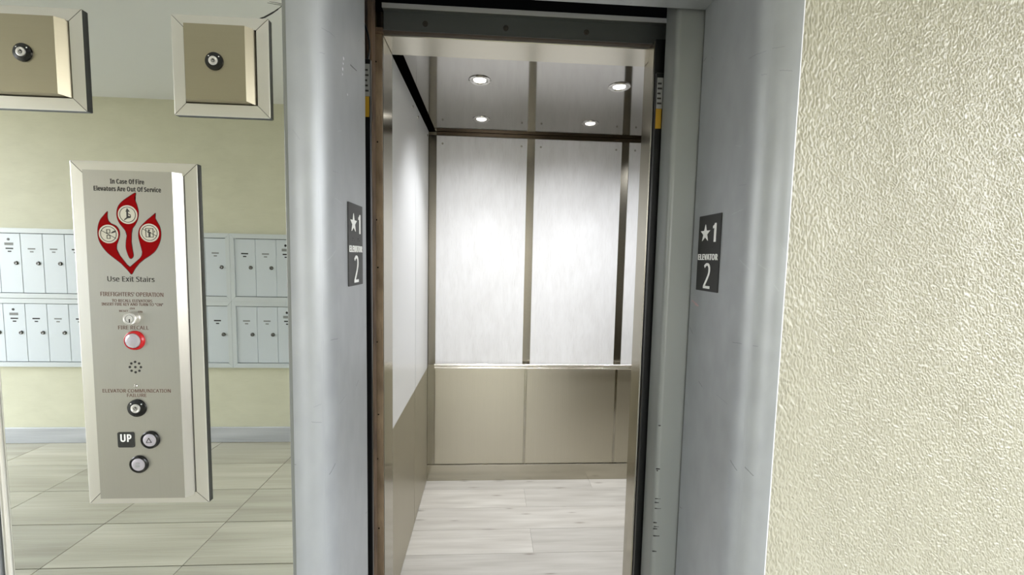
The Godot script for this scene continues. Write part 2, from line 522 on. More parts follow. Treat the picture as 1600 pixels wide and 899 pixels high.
# knockdown plaster: a fine sheet of ridges that run mostly up and down
func plaster(x0: float, x1: float, y0: float, y1: float, cell: float) -> SurfaceTool:
	var n := noise(3, 1.0, 1)
	var n2 := noise(9, 1.0, 2)
	var wn := noise(14, 1.0, 1)
	var nx := int((x1 - x0) / cell) + 1
	var ny := int((y1 - y0) / cell) + 1
	var st := S()
	for j in ny + 1:
		for i in nx + 1:
			var x := lerpf(x0, x1, float(i) / nx)
			var y := lerpf(y0, y1, float(j) / ny)
			var wx := 0.0022 * wn.get_noise_2d(x * 60, y * 40)
			var u := x + wx
			var v := y + 0.004 * wn.get_noise_2d(x * 45 + 90, y * 45)
			var f := smoothstep(0.64, 0.80, x) * 0.75 + 0.25 * smoothstep(-0.3, 0.3, wn.get_noise_2d(x * 7 + 40, y * 3))
			var a := lerpf(n.get_noise_2d(u * 165, v * 60), n.get_noise_2d(u * 195 + 50, v * 125), f)
			var b := n2.get_noise_2d(u * 215 + 7, v * 110)
			var h := smoothstep(-0.6, 0.6, a) * 0.0020 + b * 0.0007
			st.set_uv(Vector2(x, -y))
			st.add_vertex(Vector3(x, y, -0.0022 + h) - org)
	for j in ny:
		for i in nx:
			var q := j * (nx + 1) + i
			st.add_index(q); st.add_index(q + nx + 1); st.add_index(q + 1)
			st.add_index(q + 1); st.add_index(q + nx + 1); st.add_index(q + nx + 2)
	st.generate_normals()
	return st

func build_shaft() -> void:
	org = Vector3.ZERO
	var st := S()
	box(st, Vector3(-0.85, -0.2, -2.2), Vector3(-0.80, 2.9, -0.262))
	box(st, Vector3(2.0, -0.2, -2.2), Vector3(2.05, 2.9, -0.262))
	box(st, Vector3(-0.85, -0.2, -2.25), Vector3(2.05, 2.9, -2.2))
	box(st, Vector3(-0.85, 2.9, -2.25), Vector3(2.05, 2.95, -0.25))
	box(st, Vector3(-0.85, -0.25, -2.25), Vector3(2.05, -0.2, -0.25))
	solid("wall_shaft", "dark inside of the elevator shaft showing as black gaps round the car", "shaft", st, M.shaft)
	st = S()
	box(st, Vector3(-0.6, -0.2, -0.35), Vector3(1.5, 0.0, -0.262), 0.002)
	box(st, Vector3(-0.6, -0.2, -0.47), Vector3(1.5, 0.0, -0.38), 0.002)
	solid("trim_5", "metal sills under the elevator doors, below the picture", "door sill", st, M.brushed)

	# landing door, slid open to the right
	var d := structure("door_1", "grey steel landing door slid open to the right, its leading edge scuffed low down", "door", Vector3(0.95, 0, -0.30))
	st = S()
	prism(st, PackedVector2Array([Vector2(0.493, 0.285), Vector2(0.495, 0.278), Vector2(0.500, 0.273), Vector2(0.507, 0.271), Vector2(1.45, 0.271), Vector2(1.45, 0.345), Vector2(0.496, 0.345), Vector2(0.493, 0.342)]), UPF, 0.008, 2.25)
	part("panel", st, M.door_steel, d)
	var rng := RandomNumberGenerator.new()
	rng.seed = 5
	st = S()
	for s in [[1.035, 0.006], [0.905, 0.011], [0.900, 0.004], [0.815, 0.016], [0.803, 0.012], [0.785, 0.018], [0.741, 0.010], [0.729, 0.014], [0.722, 0.012], [0.700, 0.018], [0.652, 0.012]]:
		var y: float = s[0] - 0.012
		var x: float = 0.4945 + rng.randf() * 0.003
		box(st, Vector3(x, y, -0.2735), Vector3(x + s[1], y + rng.randf_range(0.001, 0.0024), -0.2709))
	part("scuff_marks", st, M.ink, d, "dark scuff marks on the corner of the door")
	# car door behind it
	d = structure("door_2", "elevator car door slid open to the right, narrow pale steel edge beside the black gap", "door", Vector3(0.95, 0, -0.39))
	st = S()
	box(st, Vector3(0.472, 0.008, -0.415), Vector3(1.42, 2.144, -0.369), 0.003)
	part("panel", st, M.polished, d)
	st = S()
	box(st, Vector3(0.4745, 0.008, -0.369), Vector3(1.42, 2.144, -0.366))
	part("front_cover", st, M.black, d)

	# light curtains
	for s in [0, 1]:
		var x0: float = -0.360 if s == 0 else 0.476
		var x1: float = -0.3400 if s == 0 else 0.4985
		var t := thing("light_curtain", ["slim black light curtain bar in the gap behind the door jamb next to the mirror", "slim black light curtain bar on the edge of the opened elevator doors"][s], "door sensor", Vector3((x0 + x1) / 2, 0.02, -0.362), "elevator door sensors")
		st = S()
		box(st, Vector3(x0, 0.02, -0.3655), Vector3(x1, 2.045, -0.353), 0.002)
		part("bar", st, M.black, t)
		st = S()
		box(st, Vector3(x0 + 0.002, 1.943, -0.354), Vector3(x1 - 0.002, 2.03, -0.3520))
		part("label_grey", st, M.tag_grey, t, "grey rating label")
		st = S()
		for k in 5: box(st, Vector3(x0 + 0.004, 1.955 + k * 0.014, -0.3522), Vector3(x1 - 0.005 - 0.002 * (k % 3), 1.960 + k * 0.014, -0.3517))
		part("label_print", st, M.ink, t)
		st = S()
		box(st, Vector3(x0 + 0.002, 1.886, -0.354), Vector3(x1 - 0.004, 1.942, -0.3518))
		part("label_yellow", st, M.tag_yellow, t, "yellow warning label")
	org = Vector3(-0.35, 2.04, -0.36)
	st = S()
	var pts := []
	for k in 13:
		var f := k / 12.0
		pts.append(Vector3(-0.3485 - 0.014 * f * f + 0.007 * sin(PI * f), 2.045 + 0.105 * f, -0.360 + 0.004 * f))
	tube(st, pts, 0.0028)
	var cable := part(numbered("sensor_cable"), st, M.black, self)
	cable.position = org
	tag(cable, "black cable rising from the light curtain in the gap by the left jamb", "cable")
	# rusty post of the door gear
	org = Vector3.ZERO
	st = S()
	box(st, Vector3(-0.364, 0.0, -0.440), Vector3(-0.3495, 2.6, -0.404), 0.002)
	box(st, Vector3(-0.44, 2.0, -0.445), Vector3(-0.366, 2.6, -0.437), 0.001)
	solid("trim_6", "rusty brown steel post left of the car entrance, behind the black bar", "post", st, M.rust)

func build_car() -> void:
	var st: SurfaceTool
	# entrance of the car
	var t := structure("trim_7", "polished steel entrance post on the left of the elevator car, brown front edge", "door jamb", Vector3(-0.37, 0, -0.53))
	st = S()
	box(st, Vector3(-0.41, 0, -0.592), Vector3(-0.336, 2.24, -0.473), 0.0015)
	part("post", st, M.polished, t)
	st = S()
	box(st, Vector3(-0.367, 0, -0.473), Vector3(-0.3375, 2.172, -0.469), 0.001)
	part("front_cover", st, M.bronze_edge, t, "worn brown front edge")
	st = S()
	for k in 9: lathe(st, [Vector2(0.0, 0.0012), Vector2(0.0022, 0.001), Vector2(0.0026, 0)], at(-0.357 + 0.004 * (k % 2), 0.35 + 0.21 * k + 0.03 * (k % 3), -0.469), 10)
	part("screw", st, M.dark, t)
	st = S()
	box(st, Vector3(-0.367, 2.172, -0.48), Vector3(-0.333, 2.186, -0.458), 0.001)
	part("cap", st, M.rust, t)
	t = structure("trim_8", "steel entrance post on the right of the elevator car, mostly hidden by the opened doors", "door jamb", Vector3(0.56, 0, -0.53))
	st = S()
	box(st, Vector3(0.526, 0, -0.592), Vector3(1.55, 2.24, -0.473), 0.0015)
	part("post", st, M.polished, t)

	t = structure("trim_9", "pale steel transom over the elevator car entrance, seen from below", "transom", Vector3(0.095, 2.17, -0.53))
	st = S()
	box(st, Vector3(-0.336, 2.17, -0.592), Vector3(0.526, 2.24, -0.474), 0.002)
	part("soffit", st, M.soffit_steel, t)
	st = S()
	box(st, Vector3(-0.47, 2.24, -0.592), Vector3(1.55, 2.5, -0.476))
	part("upper_panel", st, M.dark, t)
	t = thing("door_header_rail", "dark grey bolted steel rail across the top of the elevator car entrance", "door rail", Vector3(0.1, 2.172, -0.45))
	st = S()
	prism(st, PackedVector2Array([Vector2(0.446, 2.246), Vector2(0.473, 2.246), Vector2(0.473, 2.172), Vector2(0.455, 2.172), Vector2(0.455, 2.178), Vector2(0.464, 2.182), Vector2(0.464, 2.236), Vector2(0.446, 2.236)]), SIDEF, -0.332, 0.60)
	part("channel", st, M.rail_steel, t)
	st = S()
	prism(st, PackedVector2Array([Vector2(0.4435, 2.2465), Vector2(0.4715, 2.2465), Vector2(0.4715, 2.2490), Vector2(0.4435, 2.2490)]), SIDEF, -0.332, 0.60)
	box(st, Vector3(-0.332, 2.235, -0.446), Vector3(0.60, 2.2465, -0.4435), 0.0006)
	part("flange", st, M.flange, t, "lighter top flange")
	st = S()
	box(st, Vector3(-0.332, 2.170, -0.468), Vector3(0.60, 2.1765, -0.4535), 0.001)
	part("lower_lip", st, M.lip, t, "rust brown lower lip")
	for bx in [-0.207, 0.039, 0.29]:
		st = S()
		lathe(st, [Vector2(0.0085, 0.0), Vector2(0.0085, 0.002), Vector2(0.0055, 0.002), Vector2(0.005, 0.005), Vector2(0.0, 0.0055)], at(bx, 2.205, -0.464), 12)
		part("bolt", st, M.bolt, t)

	# shell and plenum
	org = Vector3.ZERO
	st = S()
	box(st, Vector3(-0.47, -0.06, -1.86), Vector3(-0.406, 2.5, -0.474))
	box(st, Vector3(1.53, -0.06, -1.86), Vector3(1.59, 2.5, -0.474))
	box(st, Vector3(-0.47, -0.06, -1.86), Vector3(1.59, 2.5, -1.80))
	box(st, Vector3(-0.47, 2.46, -1.86), Vector3(1.59, 2.52, -0.46))
	solid("wall_shell", "dark outer shell of the elevator car showing in the gap along its ceiling", "car shell", st, M.dark)

	# back wall
	var w := structure("wall_back", "back wall of the elevator car with pale laminate panels over brushed steel", "wall", Vector3(0.56, 0, -1.79))
	var zb := -1.7825
	st = S()
	box(st, Vector3(-0.405, 0.0, -1.80), Vector3(1.53, 2.28, zb - 0.012))
	part("backing", st, M.brushed, w)
	var edges := [-0.343, 0.229, 0.279, 0.842, 0.892, 1.464]
	for k in 3:
		st = S()
		box(st, Vector3(edges[k * 2], 0.795, zb - 0.012), Vector3(edges[k * 2 + 1], 2.256, zb), 0.0015)
		var p := part("wall_panel", st, M.laminate, w)
		for sx in [edges[k * 2] + 0.037, edges[k * 2 + 1] - 0.037]:
			st = S()
			lathe(st, [Vector2(0.0065, 0), Vector2(0.006, 0.0015), Vector2(0.002, 0.0022), Vector2(0, 0.0022)], at(sx, 2.207, zb), 14)
			part("screw", st, M.flange, p)
		st = S()
		box(st, Vector3(edges[k * 2] - (0.017 if k > 0 else 0.0), 0.114, zb - 0.012), Vector3(edges[k * 2 + 1] + (0.017 if k < 2 else 0.0), 0.772, zb - 0.002), 0.0015)
		part("kick_panel", st, M.brushed, w)
	var strips := [[-0.405, -0.343], [0.229, 0.279], [0.842, 0.892], [1.464, 1.52]]
	for s in strips:
		st = S()
		box(st, Vector3(s[0], 0.79, zb - 0.0125), Vector3(s[1], 2.258, zb - 0.006 if s[0] > -0.3 else zb - 0.001))
		part("steel_strip", st, M.strip_steel, w)
		st = S()
		box(st, Vector3(s[0] + 0.001, 0.112, zb - 0.0125), Vector3(s[1] - 0.001, 0.79, zb - 0.005))
		part("lower_strip", st, M.polished, w)
	st = S()
	box(st, Vector3(-0.405, 0.0, zb - 0.012), Vector3(1.52, 0.110, zb + 0.003), 0.001)
	part("base_strip", st, M.polished_base, w)
	st = S()
	box(st, Vector3(-0.343, 2.258, zb - 0.012), Vector3(1.47, 2.279, zb + 0.002), 0.001)
	part("top_trim", st, M.top_trim, w)
	# left wall
	w = structure("wall_left_001", "left side wall of the elevator car with two tall white panels over brushed steel", "wall", Vector3(-0.40, 0, -1.19))
	st = S()
	box(st, Vector3(-0.412, 0, -1.80), Vector3(-0.398, 2.30, -0.592))
	part("backing", st, M.dark, w)
	for s in [[-0.594, -1.336], [-1.344, -1.768]]:
		st = S()
		box(st, Vector3(-0.398, 0.775, s[1]), Vector3(-0.391, 2.276, s[0]), 0.001)
		var p := part("wall_panel", st, M.side_laminate, w)
		for f in [0.12, 0.88]:
			st = S()
			lathe(st, [Vector2(0.0065, 0), Vector2(0.006, 0.0025), Vector2(0.002, 0.0035), Vector2(0, 0.0035)], Transform3D(Basis(Vector3(0, 0, -1), Vector3(0, 1, 0), Vector3(1, 0, 0)), Vector3(-0.391, 2.235, lerpf(s[0], s[1], f))), 14)
			part("screw", st, M.chrome, p)
		st = S()
		box(st, Vector3(-0.398, 0.004, s[1] - (0.014 if s[1] < -1.5 else 0.0)), Vector3(-0.3935, 0.773, s[0]), 0.001)
		part("kick_panel", st, M.brushed, w)
	# right wall
	w = structure("wall_right_001", "right side wall of the elevator car, hidden behind the opened doors", "wall", Vector3(1.52, 0, -1.19))
	st = S()
	box(st, Vector3(1.512, 0.775, -1.78), Vector3(1.53, 2.28, -0.592))
	part("wall_panel", st, M.side_laminate, w)
	st = S()
	box(st, Vector3(1.514, 0, -1.78), Vector3(1.53, 0.773, -0.592))
	part("kick_panel", st, M.brushed, w)
	# ceiling and floor
	w = structure("ceiling", "polished steel elevator ceiling that mirrors the pale wall panels", "ceiling", Vector3(0.56, 2.28, -1.19))
	st = S()
	box(st, Vector3(-0.349, 2.28, -1.776), Vector3(1.478, 2.30, -0.592), 0.0008)
	part("ceiling_plate", st, M.ceiling_mirror, w)
	w = structure("floor", "elevator floor of pale greyish oak look planks", "floor", Vector3(0.56, 0, -1.14))
	st = S()
	box(st, Vector3(-0.40, -0.05, -1.80), Vector3(1.53, -0.0025, -0.47))
	part("underlay", st, M.joint, w)
	var rows := [2.6175, 2.51, 2.318, 2.125, 1.94, 1.75, 1.56, 1.372, 1.306]
	var joints := [0.70, 0.249, 0.86, 0.25, 0.86, 0.25, 0.86, 0.25]
	var k := 0
	for r in rows.size() - 1:
		var z0: float = CAM_Z - rows[r]
		var z1: float = CAM_Z - rows[r + 1]
		for s in [[-0.40, joints[r]], [joints[r], 1.53]]:
			st = S()
			box(st, Vector3(s[0] + 0.0006, -0.007, z0 + 0.0007), Vector3(s[1] - 0.0006, 0.0, z1 - 0.0007), 0.0006)
			part("plank", st, M.planks[(r * 3 + k * 2 + (1 if r % 3 == 0 else 0)) % 4], w)
			k += 1

	# handrail
	t = thing("handrail", "slim bright steel handrail along the back wall of the elevator car", "handrail", Vector3(0.56, 0.775, zb))
	st = S()
	prism(st, rect2(1.736, 0.776, 1.746, 0.787, 0.004), Transform3D(SIDEF.basis, Vector3.ZERO), -0.342, 1.463)
	box(st, Vector3(-0.342, 0.782, -1.7495), Vector3(1.463, 0.800, -1.7435))
	prism(st, rect2(1.732, 0.791, 1.750, 0.810, 0.008), Transform3D(SIDEF.basis, Vector3.ZERO), -0.342, 1.463)
	part("rail", st, M.chrome_soft, t)
	for x in [-0.20, 0.254, 0.867, 1.35]:
		st = S()
		lathe(st, [Vector2(0.009, 0), Vector2(0.009, 0.032)], at(x, 0.795, zb - 0.002), 12)
		part("standoff", st, M.chrome_soft, t)
	# downlights: two columns in view and one beyond
	var names := ["above the front left", "above the front right", "near the back wall on the left", "near the back wall on the right"]
	var spots := [[-0.055, 1.852], [0.573, 1.855], [-0.058, 2.358], [0.567, 2.358], [1.19, 1.855], [1.19, 2.358]]
	var labels := ["round recessed ceiling light left of the ceiling seam, nearer the elevator door", "round recessed ceiling light right of the ceiling seam, nearer the elevator door", "small round recessed ceiling light left of the ceiling seam, close to the back wall", "small round recessed ceiling light right of the ceiling seam, close to the back wall", "round recessed ceiling light at the hidden right side, nearer the door", "round recessed ceiling light at the hidden right side, near the back wall"]
	for i in spots.size():
		var p := Vector3(spots[i][0], 2.28, CAM_Z - spots[i][1])
		t = thing("downlight", labels[i], "ceiling light", p, "recessed lights in the elevator ceiling")
		var down := Transform3D(Basis(Vector3(1, 0, 0), Vector3(0, 0, 1), Vector3(0, -1, 0)), p)
		st = S()
		lathe(st, [Vector2(0.050, -0.001), Vector2(0.049, 0.003), Vector2(0.044, 0.005), Vector2(0.035, 0.0045), Vector2(0.028, 0.0012)], down, 36)
		part("trim_ring", st, M.chrome, t)
		st = S()
		lathe(st, [Vector2(0.028, 0.0012), Vector2(0.0, 0.0020)], down, 32)
		part("lens", st, M.lamp, t)
		var sp := SpotLight3D.new()
		sp.name = "lamp"
		t.add_child(sp)
		sp.position = Vector3(0, -0.012, 0)
		sp.rotation_degrees = Vector3(-64 if i in [0, 1, 4] else -108, 0, 0)   # gimbal lamps, turned in from the walls
		sp.light_color = Color(0.975, 0.985, 1.0)
		sp.light_energy = LAMP * (0.62 if i in [0, 1, 4] else 0.74)
		sp.light_size = 0.03
		sp.spot_range = 8.0
		sp.spot_angle = 58.0 if i in [0, 1, 4] else 50.0
		sp.spot_attenuation = 2.0
		sp.spot_angle_attenuation = 1.2
		sp.shadow_enabled = true

# ------------------------------------------------------------------ things on the elevator wall
func mitred(t: Node3D, x0: float, y0: float, x1: float, y1: float, w: float) -> void:   # four mirrored strips round a box, outer size given
	var g := 0.0007
	var a := [Vector2(x0, y0), Vector2(x1, y0), Vector2(x1, y1), Vector2(x0, y1)]
	var b := [Vector2(x0 + w, y0 + w), Vector2(x1 - w, y0 + w), Vector2(x1 - w, y1 - w), Vector2(x0 + w, y1 - w)]
	for k in 4:
		var j := (k + 1) % 4
		var d: Vector2 = (a[j] - a[k]).normalized() * g
		var st := S()
		prism(st, PackedVector2Array([a[k] + d, a[j] - d, b[j] - d, b[k] + d]), Transform3D.IDENTITY, 0.0, 0.0055)
		part("frame_back", st, M.glass_edge, t)
		# face strip with a narrow bevel on its outer edge
		st = S()
		var e: Vector2 = (b[k] - a[k]).normalized() * 0.002
		var f: Vector2 = (b[j] - a[j]).normalized() * 0.002
		var z0 := 0.0056
		var z1 := 0.0060
		var P := [Vector3(a[k].x + d.x, a[k].y + d.y, z0), Vector3(a[j].x - d.x, a[j].y - d.y, z0), Vector3(b[j].x - d.x, b[j].y - d.y, z1 + 0.0009), Vector3(b[k].x + d.x, b[k].y + d.y, z1 + 0.0009)]
		var Q := [P[0] + Vector3(e.x, e.y, z1 - z0), P[1] + Vector3(f.x, f.y, z1 - z0), P[2], P[3]]
		face_out(st, [Q[0], Q[1], Q[2], Q[3]], Vector3(P[0].x, P[0].y, -1))
		face_out(st, [P[0], P[1], Q[1], Q[0]], Vector3((b[0].x + b[2].x) / 2, (b[0].y + b[2].y) / 2, -0.2))
		part("frame_strip", st, M.strip, t)

# sheet steel cover with slanting cheeks: front plate at depth p
func cover(st: SurfaceTool, fx0: float, fy0: float, fx1: float, fy1: float, e: float, et: float, p: float) -> void:
	var F := [Vector3(fx0, fy0, p), Vector3(fx1, fy0, p), Vector3(fx1, fy1, p), Vector3(fx0, fy1, p)]
	var B := [Vector3(fx0 - e, fy0 - et, 0), Vector3(fx1 + e, fy0 - et, 0), Vector3(fx1 + e, fy1 + et, 0), Vector3(fx0 - e, fy1 + et, 0)]
	var c := Vector3((fx0 + fx1) / 2, (fy0 + fy1) / 2, 0)
	face(st, F, Vector3(0, 0, 1))
	for k in 4:
		face_out(st, [F[k], F[(k + 1) % 4], B[(k + 1) % 4], B[k]], c)
	face(st, B, Vector3(0, 0, -1))

func key_switch(t: Node3D, x: float, y: float, z: float, r: float) -> void:
	var st := S()
	lathe(st, [Vector2(r, 0), Vector2(r * 0.97, 0.0025), Vector2(r * 0.6, 0.0035), Vector2(0.0, 0.0035)], at(x, y, z), 36)
	var o := part("key_switch", st, M.ring_black, t, "black round key switch")
	st = S()
	lathe(st, [Vector2(r * 0.50, 0.0034), Vector2(r * 0.49, 0.0046), Vector2(r * 0.40, 0.0050), Vector2(r * 0.34, 0.0044), Vector2(0, 0.0044)], at(x - 0.0004, y, z), 28)
	part("lock", st, M.brass, o)
	st = S()
	ring(st, at(x - 0.0004, y, z), r * 0.14, r * 0.20, 0.004, 0.0047, 20)
	box(st, Vector3(x - 0.0008, y - 0.0005, z + 0.004), Vector3(x + 0.0008, y + r * 0.22, z + 0.0047))
	part("keyhole", st, M.ink, o)
	st = S()
	for k in [[0.55, 0.5], [-0.5, 0.55]]:
		prism(st, circle2(x + r * k[0] * 1.05, y + r * k[1] * 0.95, r * 0.06, 8), at(0, 0, z), 0.0020, 0.0036)
	part("mark", st, M.plate_white, o)

func build_key_box(dx: float, label: String) -> void:
	var t := thing("key_switch_box", label, "switch box", Vector3(-0.518 + dx, 1.758, 0.0), "key switch boxes on the mirror")
	mitred(t, -0.606 + dx, 1.759, -0.428 + dx, 1.944, 0.0225)
	var st := S()
	box(st, Vector3(-0.590 + dx, 1.779, 0.0), Vector3(-0.4505 + dx, 1.926, 0.003))
	part("gasket", st, M.glass_edge, t)
	st = S()
	cover(st, -0.574 + dx, 1.785, -0.4645 + dx, 1.922, 0.0125, 0.0025, 0.020)
	part("cover", st, M.key_box, t)
	key_switch(t, -0.520 + dx, 1.855, 0.020, 0.0165)

func fl(x: float, y: float) -> Vector2:   # drawing units of the flame emblem to metres
	return Vector2(-0.744 + (x - 130.0) * 0.0002073 + (420.0 - y) * 0.00001, 1.608 - (y - 65.0) * 0.0002168)

func build_station() -> void:
	var t := thing("hall_station", "tall brushed steel elevator call panel with a red flame emblem and buttons", "call panel", Vector3(-0.685, 0.984, 0.0))
	mitred(t, -0.801, 0.984, -0.568, 1.668, 0.0235)
	var st := S()
	var p := 0.020
	box(st, Vector3(-0.7815, 1.0015, 0.0), Vector3(-0.5900, 1.6505, 0.003))
	part("gasket", st, M.glass_edge, t)
	st = S()
	cover(st, -0.766, 1.003, -0.605, 1.6485, 0.0135, 0.0005, p)
	part("faceplate", st, M.station, t)
	var I := Transform3D.IDENTITY
	var F := at(0, 0, p)
	for s in [["In Case Of Fire", -0.6865, 1.6285, 0.061, 0.0095], ["Elevators Are Out Of Service", -0.6865, 1.6145, 0.121, 0.0095], ["Use Exit Stairs", -0.688, 1.4435, 0.086, 0.0105]]:
		st = S()
		lettering(st, s[0], F, s[1], s[2], s[3], s[4], 0.0004, s[2] > 1.5)
		part("lettering", st, M.ink, t)
	for s in [["FIREFIGHTERS' OPERATION", -0.6875, 1.414, 0.115, 0.0080], ["TO RECALL ELEVATORS", -0.688, 1.4015, 0.074, 0.0055], ["INSERT FIRE KEY AND TURN TO \"ON\"", -0.6875, 1.3945, 0.113, 0.0055], ["OFF", -0.688, 1.3865, 0.0095, 0.0036], ["RESET", -0.7045, 1.3815, 0.016, 0.0036], ["ON", -0.674, 1.3805, 0.0075, 0.0036], ["FIRE RECALL", -0.688, 1.349, 0.056, 0.0072], ["ELEVATOR COMMUNICATION", -0.6875, 1.2235, 0.127, 0.0068], ["FAILURE", -0.688, 1.2145, 0.036, 0.0064]]:
		st = S()
		lettering(st, s[0], F, s[1], s[2], s[3], s[4], 0.0003)
		part("lettering", st, M.ink_red, t)
	# flame emblem
	var mid := []
	for q in [[460, 65], [454, 120], [472, 172], [486, 230], [480, 290], [458, 342], [430, 385], [425, 440], [425, 510], [435, 570], [442, 615], [428, 640], [408, 638], [390, 600], [375, 545], [377, 480], [383, 430], [363, 385], [325, 342], [301, 295], [294, 245], [306, 190], [340, 145], [400, 100]]: mid.append(fl(q[0], q[1]))
	var vee := []
	for q in [[215, 233], [214, 275], [222, 312], [246, 337], [290, 357], [317, 395], [321, 440], [308, 490], [294, 530], [298, 572], [325, 620], [365, 670], [404, 713], [432, 700], [467, 665], [500, 636], [517, 602], [517, 570], [503, 520], [487, 460], [485, 410], [497, 370], [522, 338], [565, 295], (([605, 263])), [634, 238], [631, 275], [650, 315], [673, 355], [684, 410], [680, 470], [660, 525], [630, 575], [582, 615], [527, 652], [482, 695], [450, 740], [425, 781], [400, 755], [365, 718], [320, 675], [265, 635], [210, 590], [165, 535], [138, 480], [128, 420], [133, 360], [151, 308], [182, 268]]: vee.append(fl(q[0], q[1]))
	st = S()
	var dk := S()
	for shape in [curve2(mid), curve2(vee)]:
		for o in Geometry2D.offset_polygon(shape, -0.0004): prism(st, o, F, 0.0, 0.00035)
		for o in Geometry2D.offset_polygon(shape, 0.0005): prism(dk, o, F, 0.0, 0.00015)
	var flame := part("flame_emblem", st, M.flame_red, t, "red three tongued flame emblem")
	part("outline", dk, M.flame_dark, flame)
	for c in [[225, 430], [392, 257], [583, 412]]:
		var q := fl(c[0], c[1])
		st = S()
		prism(st, circle2(q.x, q.y, 0.0176, 36), F, 0.0, 0.0006)
		part("pictogram_disc", st, M.disc, flame)
		st = S()
		var G := Transform3D(Basis.IDENTITY, Vector3(q.x, q.y, p))
		ring(st, G, 0.0137, 0.0148, 0.0, 0.0008, 32)
		var u := 0.00112
		if c[0] == 392:    # a person walking up stairs under an arrow
			prism(st, PackedVector2Array([Vector2(-3, 5) * u, Vector2(4, 5) * u, Vector2(-0.5, 11) * u]), G, 0.0, 0.0009)
			prism(st, PackedVector2Array([Vector2(-1.8, 5) * u, Vector2(1, 5) * u, Vector2(0.8, -2) * u, Vector2(5, -3) * u, Vector2(4.6, -5.5) * u, Vector2(0, -6) * u, Vector2(-5.5, -9.8) * u, Vector2(-5.8, -8.2) * u, Vector2(-1.8, -4.5) * u]), G, 0.0, 0.0009)
			prism(st, PackedVector2Array([Vector2(1, 2) * u, Vector2(5, 0) * u, Vector2(5.3, -4) * u, Vector2(4.2, -4) * u, Vector2(4, -0.8) * u, Vector2(0.8, 0.6) * u]), G, 0.0, 0.0009)
		elif c[0] == 225:  # a hand that reaches for a call button, struck out
			prism(st, PackedVector2Array([Vector2(-11.5, 5.5) * u, Vector2(-11.2, 6.3) * u, Vector2(12, -6.8) * u, Vector2(11.6, -7.6) * u]), G, 0.0, 0.0009)
			for r in [[-3, 1.2, 3, 8], [-3, -8, 3, -1.6]]:
				prism(st, rect2(r[0] * u, r[1] * u, r[2] * u, r[1] * u + 1.0 * u), G, 0.0, 0.0009)
				prism(st, rect2(r[0] * u, r[3] * u - 1.0 * u, r[2] * u, r[3] * u), G, 0.0, 0.0009)
				prism(st, rect2(r[0] * u, r[1] * u, r[0] * u + 1.0 * u, r[3] * u), G, 0.0, 0.0009)
				prism(st, rect2(r[2] * u - 1.0 * u, r[1] * u, r[2] * u, r[3] * u), G, 0.0, 0.0009)
			prism(st, PackedVector2Array([Vector2(4, 2) * u, Vector2(8, 5.2) * u, Vector2(12.6, 6.4) * u, Vector2(12, 3.5) * u, Vector2(8.5, 2.4) * u, Vector2(5.5, 1.2) * u]), G, 0.0, 0.0009)
		else:              # a person in an elevator car, struck out
			prism(st, PackedVector2Array([Vector2(-11.5, 6.5) * u, Vector2(-11.2, 7.3) * u, Vector2(12, -4.8) * u, Vector2(11.6, -5.6) * u]), G, 0.0, 0.0009)
			for r in [[-6.2, -7.6, 6.6, -6.6], [-6.2, 7, 6.6, 8], [-6.2, -7, -5.2, 8], [5.6, -7, 6.6, 8], [-1.4, -6.6, 0.2, 3], [0.6, -6.6, 1.6, 1], [-3.4, 0.4, 2.8, 1.4], [8, 1, 8.9, 4]]:
				prism(st, rect2(r[0] * u, r[1] * u, r[2] * u, r[3] * u), G, 0.0, 0.0009)
			prism(st, circle2(-0.5 * u, 4.4 * u, 1.5 * u, 10), G, 0.0, 0.0009)
		part("pictogram", st, M.ink, flame)
	# fire key cylinder
	st = S()
	lathe(st, [Vector2(0.0135, 0), Vector2(0.0128, 0.002), Vector2(0.0124, 0.0082), Vector2(0.0112, 0.0095), Vector2(0.0098, 0.0088), Vector2(0.0, 0.0088)], at(-0.6875, 1.3675, p), 32)
	var kc := part("key_cylinder", st, M.brass, t, "protruding silver key cylinder")
	st = S()
	box(st, Vector3(-0.6882, 1.3605, p + 0.0086), Vector3(-0.6864, 1.3672, p + 0.0092))
	ring(st, at(-0.6875, 1.3675, p), 0.0070, 0.0074, 0.0087, 0.0091, 24)
	part("keyhole", st, M.ink, kc)
	# fire light
	st = S()
	lathe(st, [Vector2(0.0192, 0), Vector2(0.0188, 0.0022), Vector2(0.0170, 0.0048), Vector2(0.0152, 0.0054), Vector2(0.0145, 0.004)], at(-0.6865, 1.324, p), 40)
	var fl_ := part("fire_light", st, M.red_glow, t, "red ringed fire recall light")
	st = S()
	lathe(st, [Vector2(0.0146, 0.0035), Vector2(0.0138, 0.0055), Vector2(0.0095, 0.0070), Vector2(0.004, 0.0076), Vector2(0, 0.0078)], at(-0.6865, 1.324, p), 32)
	part("lens", st, M.lens, fl_)
	# loudspeaker holes, failure light
	st = S()
	prism(st, circle2(-0.688, 1.271, 0.0023, 14), F, -0.001, 0.0003)
	for k in 8: prism(st, circle2(-0.688 + 0.0103 * cos(TAU * k / 8), 1.271 + 0.0103 * sin(TAU * k / 8), 0.0023, 14), F, -0.001, 0.0003)
	part("speaker_holes", st, M.ink, t, "ring of small black speaker holes")
	st = S()
	lathe(st, [Vector2(0.0034, 0), Vector2(0.0032, 0.0015), Vector2(0.0024, 0.002), Vector2(0.0018, 0.0012), Vector2(0, 0.003)], at(-0.688, 1.2335, p), 18)
	part("failure_light", st, M.chrome, t)
	key_switch(t, -0.688, 1.189, p, 0.0178)
	# UP plate
	st = S()
	prism(st, rect2(-0.727, 1.109, -0.696, 1.140, 0.003), F, 0.0, 0.0014)
	var up := part("up_plate", st, M.plate, t, "small dark plate reading UP")
	st = S()
